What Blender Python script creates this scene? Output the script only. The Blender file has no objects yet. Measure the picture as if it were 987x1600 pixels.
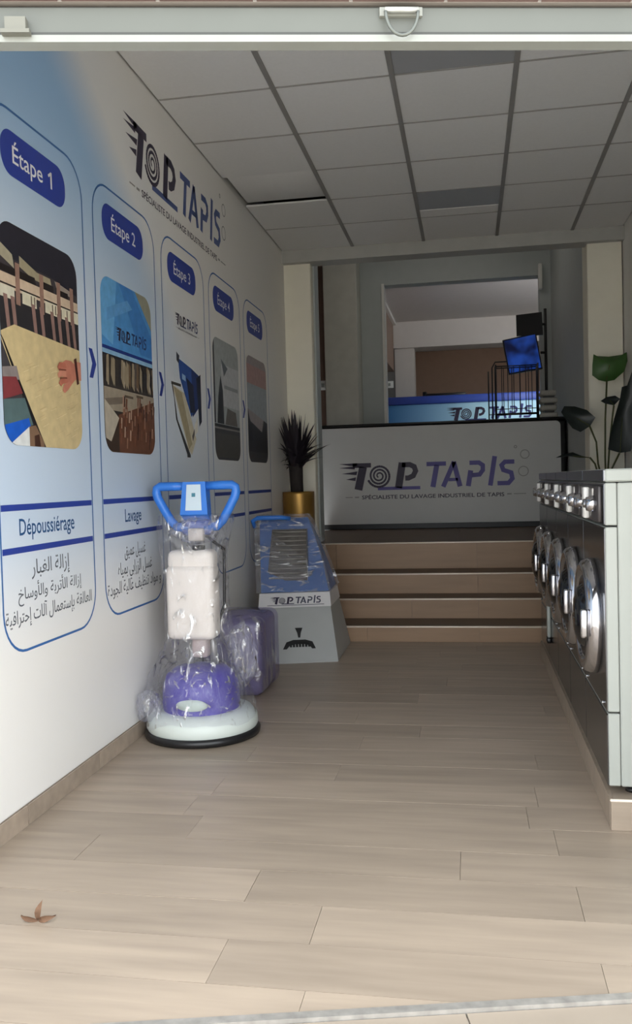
import bpy, bmesh, math, random
from mathutils import Vector, Matrix
random.seed(7)
SC = bpy.context.scene
COL = SC.collection

# ------------------------------------------------------------------ camera
CAM_H = 1.17
def set_camera():
    F, yaw, pitch, roll = 1363.7, -.174497, -.0347447, -.0270189
    cy, sy, cp, sp = math.cos(yaw), math.sin(yaw), math.cos(pitch), math.sin(pitch)
    f = Vector((sy * cp, cy * cp, sp)); r = Vector((cy, -sy, 0)); u = r.cross(f)
    cr, sr = math.cos(roll), math.sin(roll)
    r2 = cr * r + sr * u; u2 = -sr * r + cr * u
    cd = bpy.data.cameras.new('camera'); cd.sensor_fit = 'VERTICAL'; cd.sensor_height = 36
    cd.lens = 36 * F / 1600; cd.clip_start = .05
    co = bpy.data.objects.new('camera', cd); COL.objects.link(co)
    m = Matrix((r2, u2, -f)).transposed().to_4x4(); m.translation = (0, 0, CAM_H)
    co.matrix_world = m; SC.camera = co
set_camera()

# ------------------------------------------------------------------ daylight and exposure
world = bpy.data.worlds.new('overcast_sky'); SC.world = world; world.use_nodes = True
wn = world.node_tree.nodes; bg = wn['Background']
bg.inputs[0].default_value = (.93, .97, 1.0, 1); bg.inputs[1].default_value = 2.7
# the sun stands behind the building and only reaches the street further out
sd = bpy.data.lights.new('sun', 'SUN'); sd.energy = 11; sd.angle = math.radians(1.0); sd.color = (1, .96, .9)
so = bpy.data.objects.new('sun', sd); COL.objects.link(so); so.rotation_euler = (math.radians(-42), 0, 0)
vs = SC.view_settings
vs.view_transform = 'Standard'; vs.look = 'None'; vs.gamma = 1; vs.exposure = 0.68
vs.use_curve_mapping = False

# ------------------------------------------------------------------ materials
def lin(c):
    return tuple((x / 255 / 12.92 if x / 255 <= .04045 else ((x / 255 + .055) / 1.055) ** 2.4) for x in c)
MATS = {}
def mat(name, rgb, rough=.5, metal=0., var=.06, scale=8., bump=0., spec=.5, stretch=None, rand=0., emit=0.):
    """principled surface with a faint noise in its colour; rgb is 0-255 sRGB"""
    if name in MATS: return MATS[name]
    m = bpy.data.materials.new(name); m.use_nodes = True; nt = m.node_tree; N = nt.nodes; L = nt.links
    b = N['Principled BSDF']; b.inputs['Roughness'].default_value = rough; b.inputs['Metallic'].default_value = metal
    b.inputs['Specular IOR Level'].default_value = spec
    c = lin(rgb)
    tc = N.new('ShaderNodeTexCoord'); mp = N.new('ShaderNodeMapping'); L.new(tc.outputs['Object'], mp.inputs[0])
    if stretch: mp.inputs['Scale'].default_value = stretch
    nz = N.new('ShaderNodeTexNoise'); nz.inputs['Scale'].default_value = scale; nz.inputs['Detail'].default_value = 4
    L.new(mp.outputs[0], nz.inputs['Vector'])
    rp = N.new('ShaderNodeMapRange'); rp.inputs[1].default_value = .25; rp.inputs[2].default_value = .75
    rp.inputs[3].default_value = 1 - var; rp.inputs[4].default_value = 1 + var
    L.new(nz.outputs[0], rp.inputs[0])
    val = rp.outputs[0]
    if rand:
        oi = N.new('ShaderNodeObjectInfo'); mr = N.new('ShaderNodeMapRange')
        mr.inputs[3].default_value = 1 - rand; mr.inputs[4].default_value = 1 + rand
        L.new(oi.outputs['Random'], mr.inputs[0])
        mm = N.new('ShaderNodeMath'); mm.operation = 'MULTIPLY'; L.new(val, mm.inputs[0]); L.new(mr.outputs[0], mm.inputs[1]); val = mm.outputs[0]
        if stretch:
            cm = N.new('ShaderNodeVectorMath'); cm.operation = 'SCALE'; cm.inputs[0].default_value = (31, 17, 9)
            L.new(oi.outputs['Random'], cm.inputs['Scale']); L.new(cm.outputs[0], mp.inputs['Location'])
    mx = N.new('ShaderNodeVectorMath'); mx.operation = 'SCALE'; mx.inputs[0].default_value = c
    L.new(val, mx.inputs['Scale']); L.new(mx.outputs[0], b.inputs['Base Color'])
    if bump:
        bp = N.new('ShaderNodeBump'); bp.inputs['Strength'].default_value = bump; bp.inputs['Distance'].default_value = .01
        L.new(nz.outputs[0], bp.inputs['Height']); L.new(bp.outputs[0], b.inputs['Normal'])
    if emit:
        L.new(mx.outputs[0], b.inputs['Emission Color']); b.inputs['Emission Strength'].default_value = emit
    MATS[name] = m
    return m

def film_mat(name, tint=(.95, .95, .97), base=.08, peak=.55, scale=9., rough=.12, hazecol=(.8, .8, .85), haze=.1, stretch=(1, 1, .45), lo=.5, hi=.72):
    """clear wrapping film: mostly transparent, glossy along its creases"""
    m = bpy.data.materials.new(name); m.use_nodes = True; nt = m.node_tree; N = nt.nodes; L = nt.links
    N.remove(N['Principled BSDF']); out = N['Material Output']
    tr = N.new('ShaderNodeBsdfTransparent'); tr.inputs[0].default_value = (*tint, 1)
    gl = N.new('ShaderNodeBsdfGlossy'); gl.inputs['Roughness'].default_value = rough
    df = N.new('ShaderNodeBsdfDiffuse'); df.inputs[0].default_value = (*hazecol, 1)
    tc = N.new('ShaderNodeTexCoord'); mp = N.new('ShaderNodeMapping'); mp.inputs['Scale'].default_value = stretch
    L.new(tc.outputs['Object'], mp.inputs[0])
    nz = N.new('ShaderNodeTexNoise'); nz.inputs['Scale'].default_value = scale; nz.inputs['Detail'].default_value = 5; nz.inputs['Distortion'].default_value = 1.6
    L.new(mp.outputs[0], nz.inputs[0])
    bp = N.new('ShaderNodeBump'); bp.inputs['Strength'].default_value = .9; bp.inputs['Distance'].default_value = .03
    L.new(nz.outputs[0], bp.inputs['Height']); L.new(bp.outputs[0], gl.inputs['Normal'])
    cr = N.new('ShaderNodeMapRange'); cr.inputs[1].default_value = lo; cr.inputs[2].default_value = hi
    cr.inputs[3].default_value = base; cr.inputs[4].default_value = peak
    L.new(nz.outputs[0], cr.inputs[0])
    m1 = N.new('ShaderNodeMixShader'); m1.inputs[0].default_value = haze; L.new(tr.outputs[0], m1.inputs[1]); L.new(df.outputs[0], m1.inputs[2])
    m2 = N.new('ShaderNodeMixShader'); L.new(cr.outputs[0], m2.inputs[0]); L.new(m1.outputs[0], m2.inputs[1]); L.new(gl.outputs[0], m2.inputs[2])
    L.new(m2.outputs[0], out.inputs[0])
    return m

def glass_mat(name, tint=(.9, .95, .95), refl=.08):
    m = bpy.data.materials.new(name); m.use_nodes = True; nt = m.node_tree; N = nt.nodes; L = nt.links
    N.remove(N['Principled BSDF'])
    tr = N.new('ShaderNodeBsdfTransparent'); tr.inputs[0].default_value = (*tint, 1)
    gl = N.new('ShaderNodeBsdfGlossy'); gl.inputs['Roughness'].default_value = .03
    mx = N.new('ShaderNodeMixShader'); mx.inputs[0].default_value = refl
    L.new(tr.outputs[0], mx.inputs[1]); L.new(gl.outputs[0], mx.inputs[2]); L.new(mx.outputs[0], N['Material Output'].inputs[0])
    return m

WHITE = mat('white_paint', (226, 225, 221), .6, var=.02)
PILLAR = mat('cream_pillar_paint', (240, 236, 220), .6, var=.02)
GREYW = mat('grey_wall_paint', (176, 182, 182), .6, var=.03)
BROWNW = mat('brown_wall_paint', (150, 126, 112), .6, var=.04)
TILE = mat('ceiling_board', (226, 226, 226), .8, var=.02, scale=60, rand=.03)
TILED = mat('diffuser_board', (160, 162, 166), .5, var=.02)
TEE = mat('ceiling_grid_metal', (140, 138, 136), .5, var=.03)
VOID = mat('void_plaster', (60, 58, 56), .9)
PLANK = mat('wood_look_tile', (163, 148, 132), .38, var=.16, scale=2.0, stretch=(1.0, 9, 9), rand=.09, spec=.4)
GROUT = mat('grout', (132, 116, 100), .9)
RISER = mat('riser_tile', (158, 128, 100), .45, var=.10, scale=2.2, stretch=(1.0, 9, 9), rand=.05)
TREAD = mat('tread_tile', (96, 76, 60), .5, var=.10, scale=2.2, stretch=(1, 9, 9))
NOSE = mat('aluminium_nosing', (240, 228, 212), .35, metal=.2)
BLACK = mat('black_plastic', (22, 22, 24), .4)
RUBBER = mat('black_rubber', (28, 28, 30), .35)
CHROME = mat('chrome', (215, 215, 220), .12, metal=1, var=.02)
STEEL = mat('stainless_steel', (120, 120, 122), .22, metal=1, var=.05, scale=3)
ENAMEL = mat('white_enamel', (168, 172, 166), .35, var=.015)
SEAM = mat('seam_grey', (90, 95, 92), .7)
GOLD = mat('gold_pot', (170, 132, 70), .38, metal=.75, var=.08, scale=5)
SOIL = mat('potting_soil', (70, 44, 30), .95, var=.3, scale=40)

# ------------------------------------------------------------------ mesh helpers
def wloc(o):
    v = Vector((0, 0, 0))
    while o: v += o.location; o = o.parent
    return v
def unique(n): return n
class MB:
    """collects geometry in world coordinates; build() links it as ONE mesh object"""
    def __init__(s): s.v = []; s.f = []; s.m = []; s.sm = []
    def add(s, verts, faces, mi=0, smooth=False):
        b = len(s.v); s.v += [Vector(p) for p in verts]
        s.f += [tuple(b + i for i in f) for f in faces]; s.m += [mi] * len(faces); s.sm += [smooth] * len(faces); return s
    def box(s, x0, x1, y0, y1, z0, z1, mi=0):
        return s.add([(x0, y0, z0), (x1, y0, z0), (x1, y1, z0), (x0, y1, z0), (x0, y0, z1), (x1, y0, z1), (x1, y1, z1), (x0, y1, z1)],
                     [(0, 3, 2, 1), (4, 5, 6, 7), (0, 1, 5, 4), (1, 2, 6, 5), (2, 3, 7, 6), (3, 0, 4, 7)], mi)
    def rbox(s, x0, x1, y0, y1, z0, z1, r=.01, seg=2, mi=0, smooth=True, M=None):
        bm = bmesh.new(); bmesh.ops.create_cube(bm, size=1)
        for v in bm.verts: v.co = Vector(((x0 + x1) / 2 + v.co.x * (x1 - x0), (y0 + y1) / 2 + v.co.y * (y1 - y0), (z0 + z1) / 2 + v.co.z * (z1 - z0)))
        bmesh.ops.bevel(bm, geom=bm.edges[:], offset=r, segments=seg, profile=.5, affect='EDGES')
        bm.verts.index_update()
        s.add([(M @ v.co if M else v.co) for v in bm.verts], [tuple(v.index for v in f.verts) for f in bm.faces], mi, smooth); bm.free(); return s
    def tube(s, pts, r, seg=8, closed=False, mi=0, cap=True):
        pts = [Vector(p) for p in pts]; n = len(pts); rs = r if isinstance(r, (list, tuple)) else [r] * n
        vs_, fs = [], []; prev = None
        for i, p in enumerate(pts):
            a = pts[(i - 1) % n] if (closed or i > 0) else p; b = pts[(i + 1) % n] if (closed or i < n - 1) else p
            t = (b - a).normalized()
            if prev is None:
                h = Vector((0, 0, 1)) if abs(t.z) < .9 else Vector((1, 0, 0)); q = t.cross(h).normalized()
            else: q = (prev - t * prev.dot(t)).normalized()
            prev = q; w = t.cross(q)
            for k in range(seg):
                an = 2 * math.pi * k / seg; vs_.append(p + (q * math.cos(an) + w * math.sin(an)) * rs[i])
        for i in range(n if closed else n - 1):
            j = (i + 1) % n
            for k in range(seg): fs.append((i * seg + k, i * seg + (k + 1) % seg, j * seg + (k + 1) % seg, j * seg + k))
        if not closed and cap: fs.append(tuple(reversed(range(seg)))); fs.append(tuple((n - 1) * seg + k for k in range(seg)))
        return s.add(vs_, fs, mi, True)
    def lathe(s, prof, o, axis=(0, 0, 1), seg=32, mi=0, sx=1., sy=1., capb=False, capt=False, wob=None, smooth=True):
        ax = Vector(axis).normalized(); h = Vector((1, 0, 0)) if abs(ax.x) < .9 else Vector((0, 1, 0))
        p = (h - ax * h.dot(ax)).normalized(); q = ax.cross(p); o = Vector(o); vs_, fs = [], []
        for i, (r, z) in enumerate(prof):
            for k in range(seg):
                a = 2 * math.pi * k / seg; rr = r * (wob(a, z) if wob else 1)
                vs_.append(o + p * (rr * math.cos(a) * sx) + q * (rr * math.sin(a) * sy) + ax * z)
        for i in range(len(prof) - 1):
            for k in range(seg): fs.append((i * seg + k, i * seg + (k + 1) % seg, (i + 1) * seg + (k + 1) % seg, (i + 1) * seg + k))
        if capb: fs.append(tuple(reversed(range(seg))))
        if capt: fs.append(tuple((len(prof) - 1) * seg + k for k in range(seg)))
        return s.add(vs_, fs, mi, smooth)
    def prism(s, poly, z0, z1, mi=0):
        n = len(poly); return s.add([(x, y, z0) for x, y in poly] + [(x, y, z1) for x, y in poly],
            [tuple(reversed(range(n))), tuple(range(n, 2 * n))] + [(i, (i + 1) % n, n + (i + 1) % n, n + i) for i in range(n)], mi)
    def build(s, name, material=None, parent=None):
        L = wloc(parent); me = bpy.data.meshes.new(name)
        me.from_pydata([v - L for v in s.v], [], s.f)
        for mm in (material if isinstance(material, (list, tuple)) else [material]): me.materials.append(mm)
        me.polygons.foreach_set('material_index', s.m); me.polygons.foreach_set('use_smooth', s.sm); me.update()
        o = bpy.data.objects.new(name, me); COL.objects.link(o)
        if parent: o.parent = parent
        return o
def tag(o, label=None, cat=None, group=None, kind=None):
    if label: o['label'] = label
    if cat: o['category'] = cat
    if group: o['group'] = group
    if kind: o['kind'] = kind
    return o
def thing(name, loc, label, cat, group=None):
    o = bpy.data.objects.new(name, None); COL.objects.link(o); o.location = loc; o.empty_display_size = .1
    return tag(o, label, cat, group)
def struct(o): o['kind'] = 'structure'; return o
def copy_tree(o, parent=None):
    c = o.copy(); COL.objects.link(c); c.parent = parent
    for ch in list(o.children): copy_tree(ch, c)
    return c

# -------- flat print helpers: a frame is (origin, u, v, n)
class Frame:
    def __init__(s, o, u, v): s.o = Vector(o); s.u = Vector(u).normalized(); s.v = Vector(v).normalized(); s.n = s.u.cross(s.v)
    def p(s, a, b, h=0.): return s.o + s.u * a + s.v * b + s.n * h
def flat(fr, polys, h, name, material, parent):
    m = MB()
    for pl in polys: m.add([fr.p(a, b, h) for a, b in pl], [tuple(range(len(pl)))])
    return m.build(name, material, parent)
def rrect(x0, x1, y0, y1, r, seg=8):
    out = []
    for cx, cy, a0 in ((x1 - r, y0 + r, -90), (x1 - r, y1 - r, 0), (x0 + r, y1 - r, 90), (x0 + r, y0 + r, 180)):
        for k in range(seg + 1):
            a = math.radians(a0 + 90 * k / seg); out.append((cx + r * math.cos(a), cy + r * math.sin(a)))
    return out
def ring_polys(outer, inner):
    n = len(outer); return [[outer[i], outer[(i + 1) % n], inner[(i + 1) % n], inner[i]] for i in range(n)]
def stroke(pts, w):
    """a flat stroke of width w with mitred joints as quads"""
    pts = [Vector(p) for p in pts]; L, R = [], []
    for i, p in enumerate(pts):
        d0 = (p - pts[i - 1]).normalized() if i else None; d1 = (pts[i + 1] - p).normalized() if i < len(pts) - 1 else None
        d0 = d0 or d1; d1 = d1 or d0
        n0 = Vector((-d0.y, d0.x)); n1 = Vector((-d1.y, d1.x)); n = (n0 + n1).normalized(); k = w / 2 / max(.5, n.dot(n0))
        L.append(p + n * k); R.append(p - n * k)
    return [[tuple(R[i]), tuple(R[i + 1]), tuple(L[i + 1]), tuple(L[i])] for i in range(len(pts) - 1)]
def clip_convex(poly, conv):
    out = list(poly); n = len(conv)
    for i in range(n):
        ax, ay = conv[i]; bx, by = conv[(i + 1) % n]
        if abs(ax - bx) + abs(ay - by) < 1e-9: continue
        ins = lambda p: (bx - ax) * (p[1] - ay) - (by - ay) * (p[0] - ax) >= -1e-12
        res = []
        for j in range(len(out)):
            p, q = out[j], out[(j + 1) % len(out)]; ip, iq = ins(p), ins(q)
            if ip: res.append(p)
            if ip != iq:
                d1 = (bx - ax) * (p[1] - ay) - (by - ay) * (p[0] - ax); d2 = (bx - ax) * (q[1] - ay) - (by - ay) * (q[0] - ax); t = d1 / (d1 - d2)
                res.append((p[0] + (q[0] - p[0]) * t, p[1] + (q[1] - p[1]) * t))
        out = res
        if len(out) < 3: return []
    return out

def text_polys(body, bold=0.):
    """outline of a line of text as (verts, faces), unit height, built-in font"""
    c = bpy.data.curves.new('tmp_text', 'FONT'); c.body = body; c.offset = bold; c.resolution_u = 3
    o = bpy.data.objects.new('tmp_text', c); COL.objects.link(o)
    dg = bpy.context.evaluated_depsgraph_get(); me = bpy.data.meshes.new_from_object(o.evaluated_get(dg))
    v = [(p.co.x, p.co.y) for p in me.vertices]; f = [tuple(p.vertices) for p in me.polygons]
    bpy.data.objects.remove(o); bpy.data.curves.remove(c); bpy.data.meshes.remove(me)
    return v, f
def text(fr, body, x0, x1, ybase, height, h, name, material, parent, bold=0., shear=0.):
    """text stretched between x0 and x1; height is that of the tallest glyph above the baseline"""
    v, f = text_polys(body, bold)
    xs = [p[0] for p in v]; top = max(p[1] for p in v); a, b = min(xs), max(xs)
    sx = (x1 - x0) / (b - a); sy = height / top
    m = MB(); m.add([fr.p(x0 + (x - a) * sx + shear * y * sy, ybase + y * sy, h) for x, y in v], f)
    o = m.build(name, material, parent); o['kind'] = 'stuff'; return o
# Arabic: isolated letters -> joined presentation forms, then right to left
_AR = {'ا': (0xFE8D, 0xFE8E), 'أ': (0xFE83, 0xFE84), 'إ': (0xFE87, 0xFE88), 'آ': (0xFE81, 0xFE82), 'د': (0xFEA9, 0xFEAA), 'ر': (0xFEAD, 0xFEAE), 'ز': (0xFEAF, 0xFEB0), 'و': (0xFEED, 0xFEEE), 'ة': (0xFE93, 0xFE94),
       'ب': (0xFE8F,), 'ت': (0xFE95,), 'س': (0xFEB1,), 'ع': (0xFEC9,), 'غ': (0xFECD,), 'ف': (0xFED1,), 'ق': (0xFED5,), 'ل': (0xFEDD,), 'م': (0xFEE1,), 'ن': (0xFEE5,), 'ي': (0xFEF1,), 'ح': (0xFEA1,), 'خ': (0xFEA5,), 'ج': (0xFE9D,), 'ظ': (0xFEC5,), 'ه': (0xFEE9,)}
def arabic(s):
    out = []; i = 0
    for i, ch in enumerate(s):
        if ch not in _AR: out.append(ch); continue
        pj = i > 0 and s[i - 1] in _AR and len(_AR[s[i - 1]]) == 1
        nj = i < len(s) - 1 and s[i + 1] in _AR and len(_AR[ch]) == 1
        b = _AR[ch][0]
        out.append(chr(b + (3 if pj and nj else 2 if nj else 1 if pj else 0)) if len(_AR[ch]) == 1 else chr(_AR[ch][1] if pj else b))
    return ''.join(reversed(out))

# -------- the shop's lettering: a T with speed lines, a coiled O, a P, then the second word and the strap line
def logo(fr, x0, zb, width, parent, h, dark, blue, grey, small=True, bubbles=True, lines=True):
    k = width / 650.
    S = lambda pl: [(x0 + x * k, zb + y * k) for x, y in pl]
    d = []
    d += [[(0, 93), (70, 95), (70, 84), (40, 86)], [(0, 78), (62, 84), (60, 72)], [(10, 56), (70, 64), (66, 50)], [(26, 34), (64, 42), (62, 28)]]
    d += stroke([(52, 86), (122, 86)], 17) + stroke([(92, 80), (72, -6)], 30)
    d += [q for q in stroke([(224, -2), (240, 92)], 27)]
    d += stroke([(238, 84), (268, 84), (284, 76), (289, 60), (280, 42), (262, 34), (250, 34)], 19)
    nT = 6
    top = flat(fr, [S(p) for p in d[:6]], h, 'letter', dark, parent)
    flat(fr, [S(p) for p in d[6:]], h, 'letter', dark, parent)
    sp = []; pts = []
    for i in range(85):
        t = i / 84; a = math.radians(200 + 1120 * t); r = 44 - 38 * t; pts.append((152 + r * math.cos(a), 45 + r * math.sin(a)))
    for i in range(84):
        sp += stroke([pts[i], pts[i + 1]], 8.5 - 3 * i / 84)
    flat(fr, [S(p) for p in sp], h + .0002, 'letter', dark, parent)
    flat(fr, [S(p) for p in stroke([(146, -3), (305, -3)], 12)], h, 'underline', blue, parent)
    b = []; LT = []
    b += stroke([(330, 84), (402, 84)], 16) + stroke([(368, 80), (352, -2)], 19); LT.append(b); b = []
    b += stroke([(390, -2), (432, 90)], 17) + stroke([(430, 90), (452, -2)], 18) + stroke([(410, 24), (445, 24)], 12); LT.append(b); b = []
    b += stroke([(482, -2), (492, 56)], 18) + stroke([(488, 84), (522, 84), (536, 74), (536, 56), (524, 40), (496, 38)], 16); LT.append(b); b = []
    b += stroke([(562, -2), (580, 106)], 17); LT.append(b); b = []
    b += stroke([(650, 84), (616, 84), (604, 72), (610, 54), (638, 44), (642, 22), (628, 6), (588, 6)], 16); LT.append(b)
    for b in LT: flat(fr, [S(p) for p in b], h, 'letter', blue, parent)
    if small:
        text(fr, 'SPÉCIALISTE DU LAVAGE INDUSTRIEL DE TAPIS', x0 + 85 * k, x0 + 612 * k, zb - 42 * k, 18 * k, h, 'strap_line', dark, parent, bold=.015)
        flat(fr, [S(p) for p in stroke([(22, -34), (50, -34)], 3) + stroke([(58, -34), (74, -34)], 5) + stroke([(622, -34), (638, -34)], 5) + stroke([(646, -34), (690, -34)], 3)], h, 'strap_line', grey, parent)
    if bubbles:
        rg = []
        for cx, cy, r in ((688, 110, 17), (682, 48, 19), (655, 138, 6)):
            n = 20; o_ = [(cx + r * math.cos(6.2832 * i / n), cy + r * math.sin(6.2832 * i / n)) for i in range(n)]; i_ = [(cx + (r - 3) * math.cos(6.2832 * i / n), cy + (r - 3) * math.sin(6.2832 * i / n)) for i in range(n)]
            rg += ring_polys(o_, i_)
        flat(fr, [S(p) for p in rg], h, 'bubble_print', grey, parent)['kind'] = 'stuff'
    return top
INK = mat('dark_navy_ink', (44, 36, 62), .5)
INKB = mat('violet_blue_ink', (92, 86, 160), .5)
INKG = mat('pale_grey_ink', (150, 150, 148), .5)

# ================================================================== STRUCTURE
WX, RX, CZ = -1.55, 1.27, 3.16
BACK = 7.43
# oblique shop front line
FP = Vector((-.617, 1.777)); FD = Vector((.9747, .2237)).normalized()
def fy(x): return FP.y + (x - FP.x) / FD.x * FD.y

# ---- floor with wood-look planks
floor = struct(MB().prism([(WX - .02, fy(WX)), (RX, fy(RX)), (RX, 6.3), (WX - .02, 6.3)], -.12, -.008).build('floor', GROUT))
room_poly = [(WX, fy(WX) + .014), (.50, fy(.5) + .014), (.50, 6.262), (WX, 6.262)]
JOINT = {1.73: -.395, 1.93: -.634, 2.13: -.423, 2.33: -.645, 2.53: -.05, 2.73: .249}
y = 1.53; row = 0
while y < 6.26:
    j0 = JOINT.get(round(y, 2), random.uniform(-1.2, 0.))
    if abs(y - 1.93) < .01 or abs(y - 2.33) < .01: plen = .92
    else: plen = 1.2
    x = j0 - 3 * plen
    while x < .5:
        pl = clip_convex([(x + .0006, y + .0007), (x + plen - .0006, y + .0007), (x + plen - .0006, y + .1993), (x + .0006, y + .1993)], room_poly)
        if len(pl) >= 3 and max(p[0] for p in pl) - min(p[0] for p in pl) > .02:
            MB().prism(pl, -.01, random.uniform(-.0006, .0004)).build('plank', PLANK, floor)
        x += plen
    y += .2; row += 1
# threshold strip and pavement outside
PAVE = mat('pavement', (196, 190, 180), .8, var=.08, scale=6)
m = MB(); n2 = Vector((-FD.y, FD.x))
a = FP + FD * -1.0; b = FP + FD * 2.0
pts = [a - n2 * .012, b - n2 * .012, b + n2 * .012, a + n2 * .012]
struct(m.prism([tuple(p) for p in pts], -.03, .006).build('trim_1', mat('worn_aluminium', (168, 164, 158), .4, metal=.4, var=.25, scale=30)))
g = MB().prism([(-20, fy(-20) - .02), (20, fy(20) - .02), (20, -25), (-20, -25)], -.15, -.012)
pavement = struct(g.build('pavement', PAVE))
for i in range(-2, 5):
    for j in range(0, 3):
        u0 = FP + FD * (i * .4 - .2) - n2 * (.014 + j * .4); q = [u0, u0 - n2 * .396, u0 - n2 * .396 + FD * .396, u0 + FD * .396]
        MB().prism([tuple(p) for p in q], -.013, -.004).build('paving_tile', mat('entrance_tile', (152, 140, 126), .6, var=.08, scale=5), pavement)

# ---- left wall, skirting
struct(MB().box(WX - .15, WX, fy(WX) - .3, BACK + .3, -.1, 3.45).build('wall_left', WHITE))
base = struct(MB().box(WX, WX + .010, fy(WX) + .02, 6.262, 0, .068).build('baseboard_left', GROUT))
yy = fy(WX) + .02
while yy < 6.26:
    y1 = min(yy + .597, 6.262); MB().box(WX + .009, WX + .014, yy + .001, y1 - .002, .0005, .07).build('skirting_tile', PLANK, base); yy += .6
# ---- right wall
struct(MB().box(RX, RX + .15, fy(RX) - .3, BACK + .4, -.1, 3.45).build('wall_right', WHITE))
# ---- front wall over the opening, faced with brick
H0 = 2.090
def fbox(mb, s0, s1, d0, d1, z0, z1, mi=0):
    """box along the oblique front line: s along it, d outwards(-)/inwards(+)"""
    P = lambda s, d: tuple(FP + FD * s + n2 * d)
    return mb.prism([P(s0, d0), P(s1, d0), P(s1, d1), P(s0, d1)], z0, z1, mi)
BRICK = mat('pale_red_stone', (104, 84, 80), .85, var=.15, scale=14, rand=.12)
front = struct(fbox(MB(), -1.3, 2.3, -.018, .12, H0 + .079, 3.45).build('wall_front', mat('front_mortar', (130, 124, 118), .9)))
for r in range(4):
    for c in range(-6, 12):
        s0 = c * .2 + (.1 if r % 2 else 0)
        fbox(MB(), s0 + .004, s0 + .196, -.028, -.017, H0 + .080 + r * .065, H0 + .080 + r * .065 + .06).build('brick', BRICK, front)
struct(fbox(MB(), 1.42, 2.2, -.01, .12, -.1, H0 + .079).build('added_shade_jamb', WHITE))  # unseen jamb added to shade the near washing machine's side
# ---- suspended ceiling: boards in a grid, void above
ceil = struct(MB().box(WX, RX, 1.9, BACK, CZ + .22, CZ + .28).build('ceiling', VOID))
XL = [-1.546, -1.534 + .6, -.334, .266, .866, RX - .002]; XL[0] = WX + .002
YL = [4.38 + .6 * k for k in range(-4, 5)] + [BACK]
for i in range(5):
    for j in range(len(YL) - 1):
        x0, x1, y0, y1 = XL[i], XL[i + 1], YL[j], YL[j + 1]
        lift = 0.; g0 = .006; mt = TILE; nm = 'ceiling_board'
        if i == 2 and j == 7: mt = TILED; y1 = y0 + .42; nm = 'light_diffuser'
        if i == 2 and j == 3: mt = TILED; nm = 'light_diffuser'
        M_ = MB()
        if i == 0 and j == 6:   # the loose board, pushed up at its far and outer edge
            M_.rbox(x0 + .028, x1 - .012, y0 + .012, y1 - .045, CZ + .012, CZ + .026, .004)
        else: M_.rbox(x0 + g0, x1 - g0, y0 + g0, y1 - g0, CZ, CZ + .014, .003, 1, smooth=False)
        M_.build(nm, mt, ceil)
        if nm == 'light_diffuser' and y1 < YL[j + 1] - .1:
            MB().rbox(x0 + g0, x1 - g0, y1 + g0, YL[j + 1] - g0, CZ, CZ + .014, .003, 1, smooth=False).build('ceiling_board', TILE, ceil)
for x in XL[1:5]: MB().box(x - .013, x + .013, YL[0], BACK - .002, CZ - .006, CZ + .006).build('main_runner', TEE, ceil)
TEE2 = mat('cross_tee_metal', (165, 163, 160), .5)
for i in range(5):
    for j in range(1, len(YL) - 1):
        if i == 0 and j in (6, 7): continue
        MB().box(XL[i] + .014, XL[i + 1] - .014, YL[j] - .006, YL[j] + .006, CZ - .002, CZ + .005).build('cross_tee', TEE2, ceil)
# ---- bulkhead at the back of the ceiling
struct(MB().box(WX, RX, BACK, BACK + .18, 3.055, 4.6).build('trim_2', mat('bulkhead_paint', (176, 176, 172), .6)))
# ---- pillars
struct(MB().rbox(-1.62, -1.315, 7.5, 7.8, .55, 3.2, .006, 1, smooth=False).build('wall_pillar_left', PILLAR))
struct(MB().rbox(.985, 1.262, 7.5, 7.8, .55, 3.2, .006, 1, smooth=False).build('wall_pillar_right', PILLAR))
# ---- stairs: four steps up to the reception platform
STEPS = [(6.266, 0, .111), (6.638, .111, .259), (6.957, .259, .417), (7.352, .417, .637)]
stairs = MB()
ends = [s[0] for s in STEPS[1:]] + [11.0]
for (ys, z0, z1), ye in zip(STEPS, ends): stairs.box(WX, RX, ys + .012, ye + .012, -.1, z1 - .012)
stairs = struct(stairs.build('stairs', GROUT))
for k, ((ys, z0, z1), ye) in enumerate(zip(STEPS, ends)):
    js = [WX, -1.16 + .01 * k if k >= 2 else -.75 + .3 * k, .05, RX]
    for p, q in zip(js, js[1:]):
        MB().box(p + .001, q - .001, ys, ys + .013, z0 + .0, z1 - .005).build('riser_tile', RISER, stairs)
    ye2 = ye if k < 3 else 9.38
    xs = [WX, -.95, -.1, RX]
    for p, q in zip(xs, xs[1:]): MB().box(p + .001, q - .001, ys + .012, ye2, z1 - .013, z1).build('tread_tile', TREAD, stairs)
    MB().rbox(WX, RX, ys - .007, ys + .02, z1 - .009, z1 + .002, .002, 1).build('nosing', NOSE, stairs)
# ---- the reception room behind the bulkhead
struct(MB().box(-2.2, -1.9, 7.8, 11.3, -.1, 4.6).build('wall_reception_left', BROWNW))
struct(MB().box(-2.2, -1.3, 7.6, 7.8, .5, 4.6).build('wall_reception_front', GREYW))
struct(MB().box(1.02, 1.27, 7.8, 11.0, .4, 4.6).build('wall_reception_right', GREYW))
bk = MB(); bk.box(-1.02, .885, 11.0, 11.2, .4, 1.1); bk.box(-1.9, -1.02, 11.0, 11.2, .4, 4.6); bk.box(-1.02, .885, 11.0, 11.2, 3.6, 4.6); bk.box(.885, 1.27, 11.0, 11.2, .4, 4.6)
struct(bk.build('wall_back', GREYW))
struct(MB().rbox(-1.71, -1.30, 10.6, 11.0, .6, 4.6, .008, 1, smooth=False).build('wall_column', mat('column_paint', (200, 200, 192), .6)))
struct(MB().box(-1.90, -1.71, 10.97, 10.999, .637, 4.2).build('trim_3', mat('brown_panel', (120, 96, 84), .5)))
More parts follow.
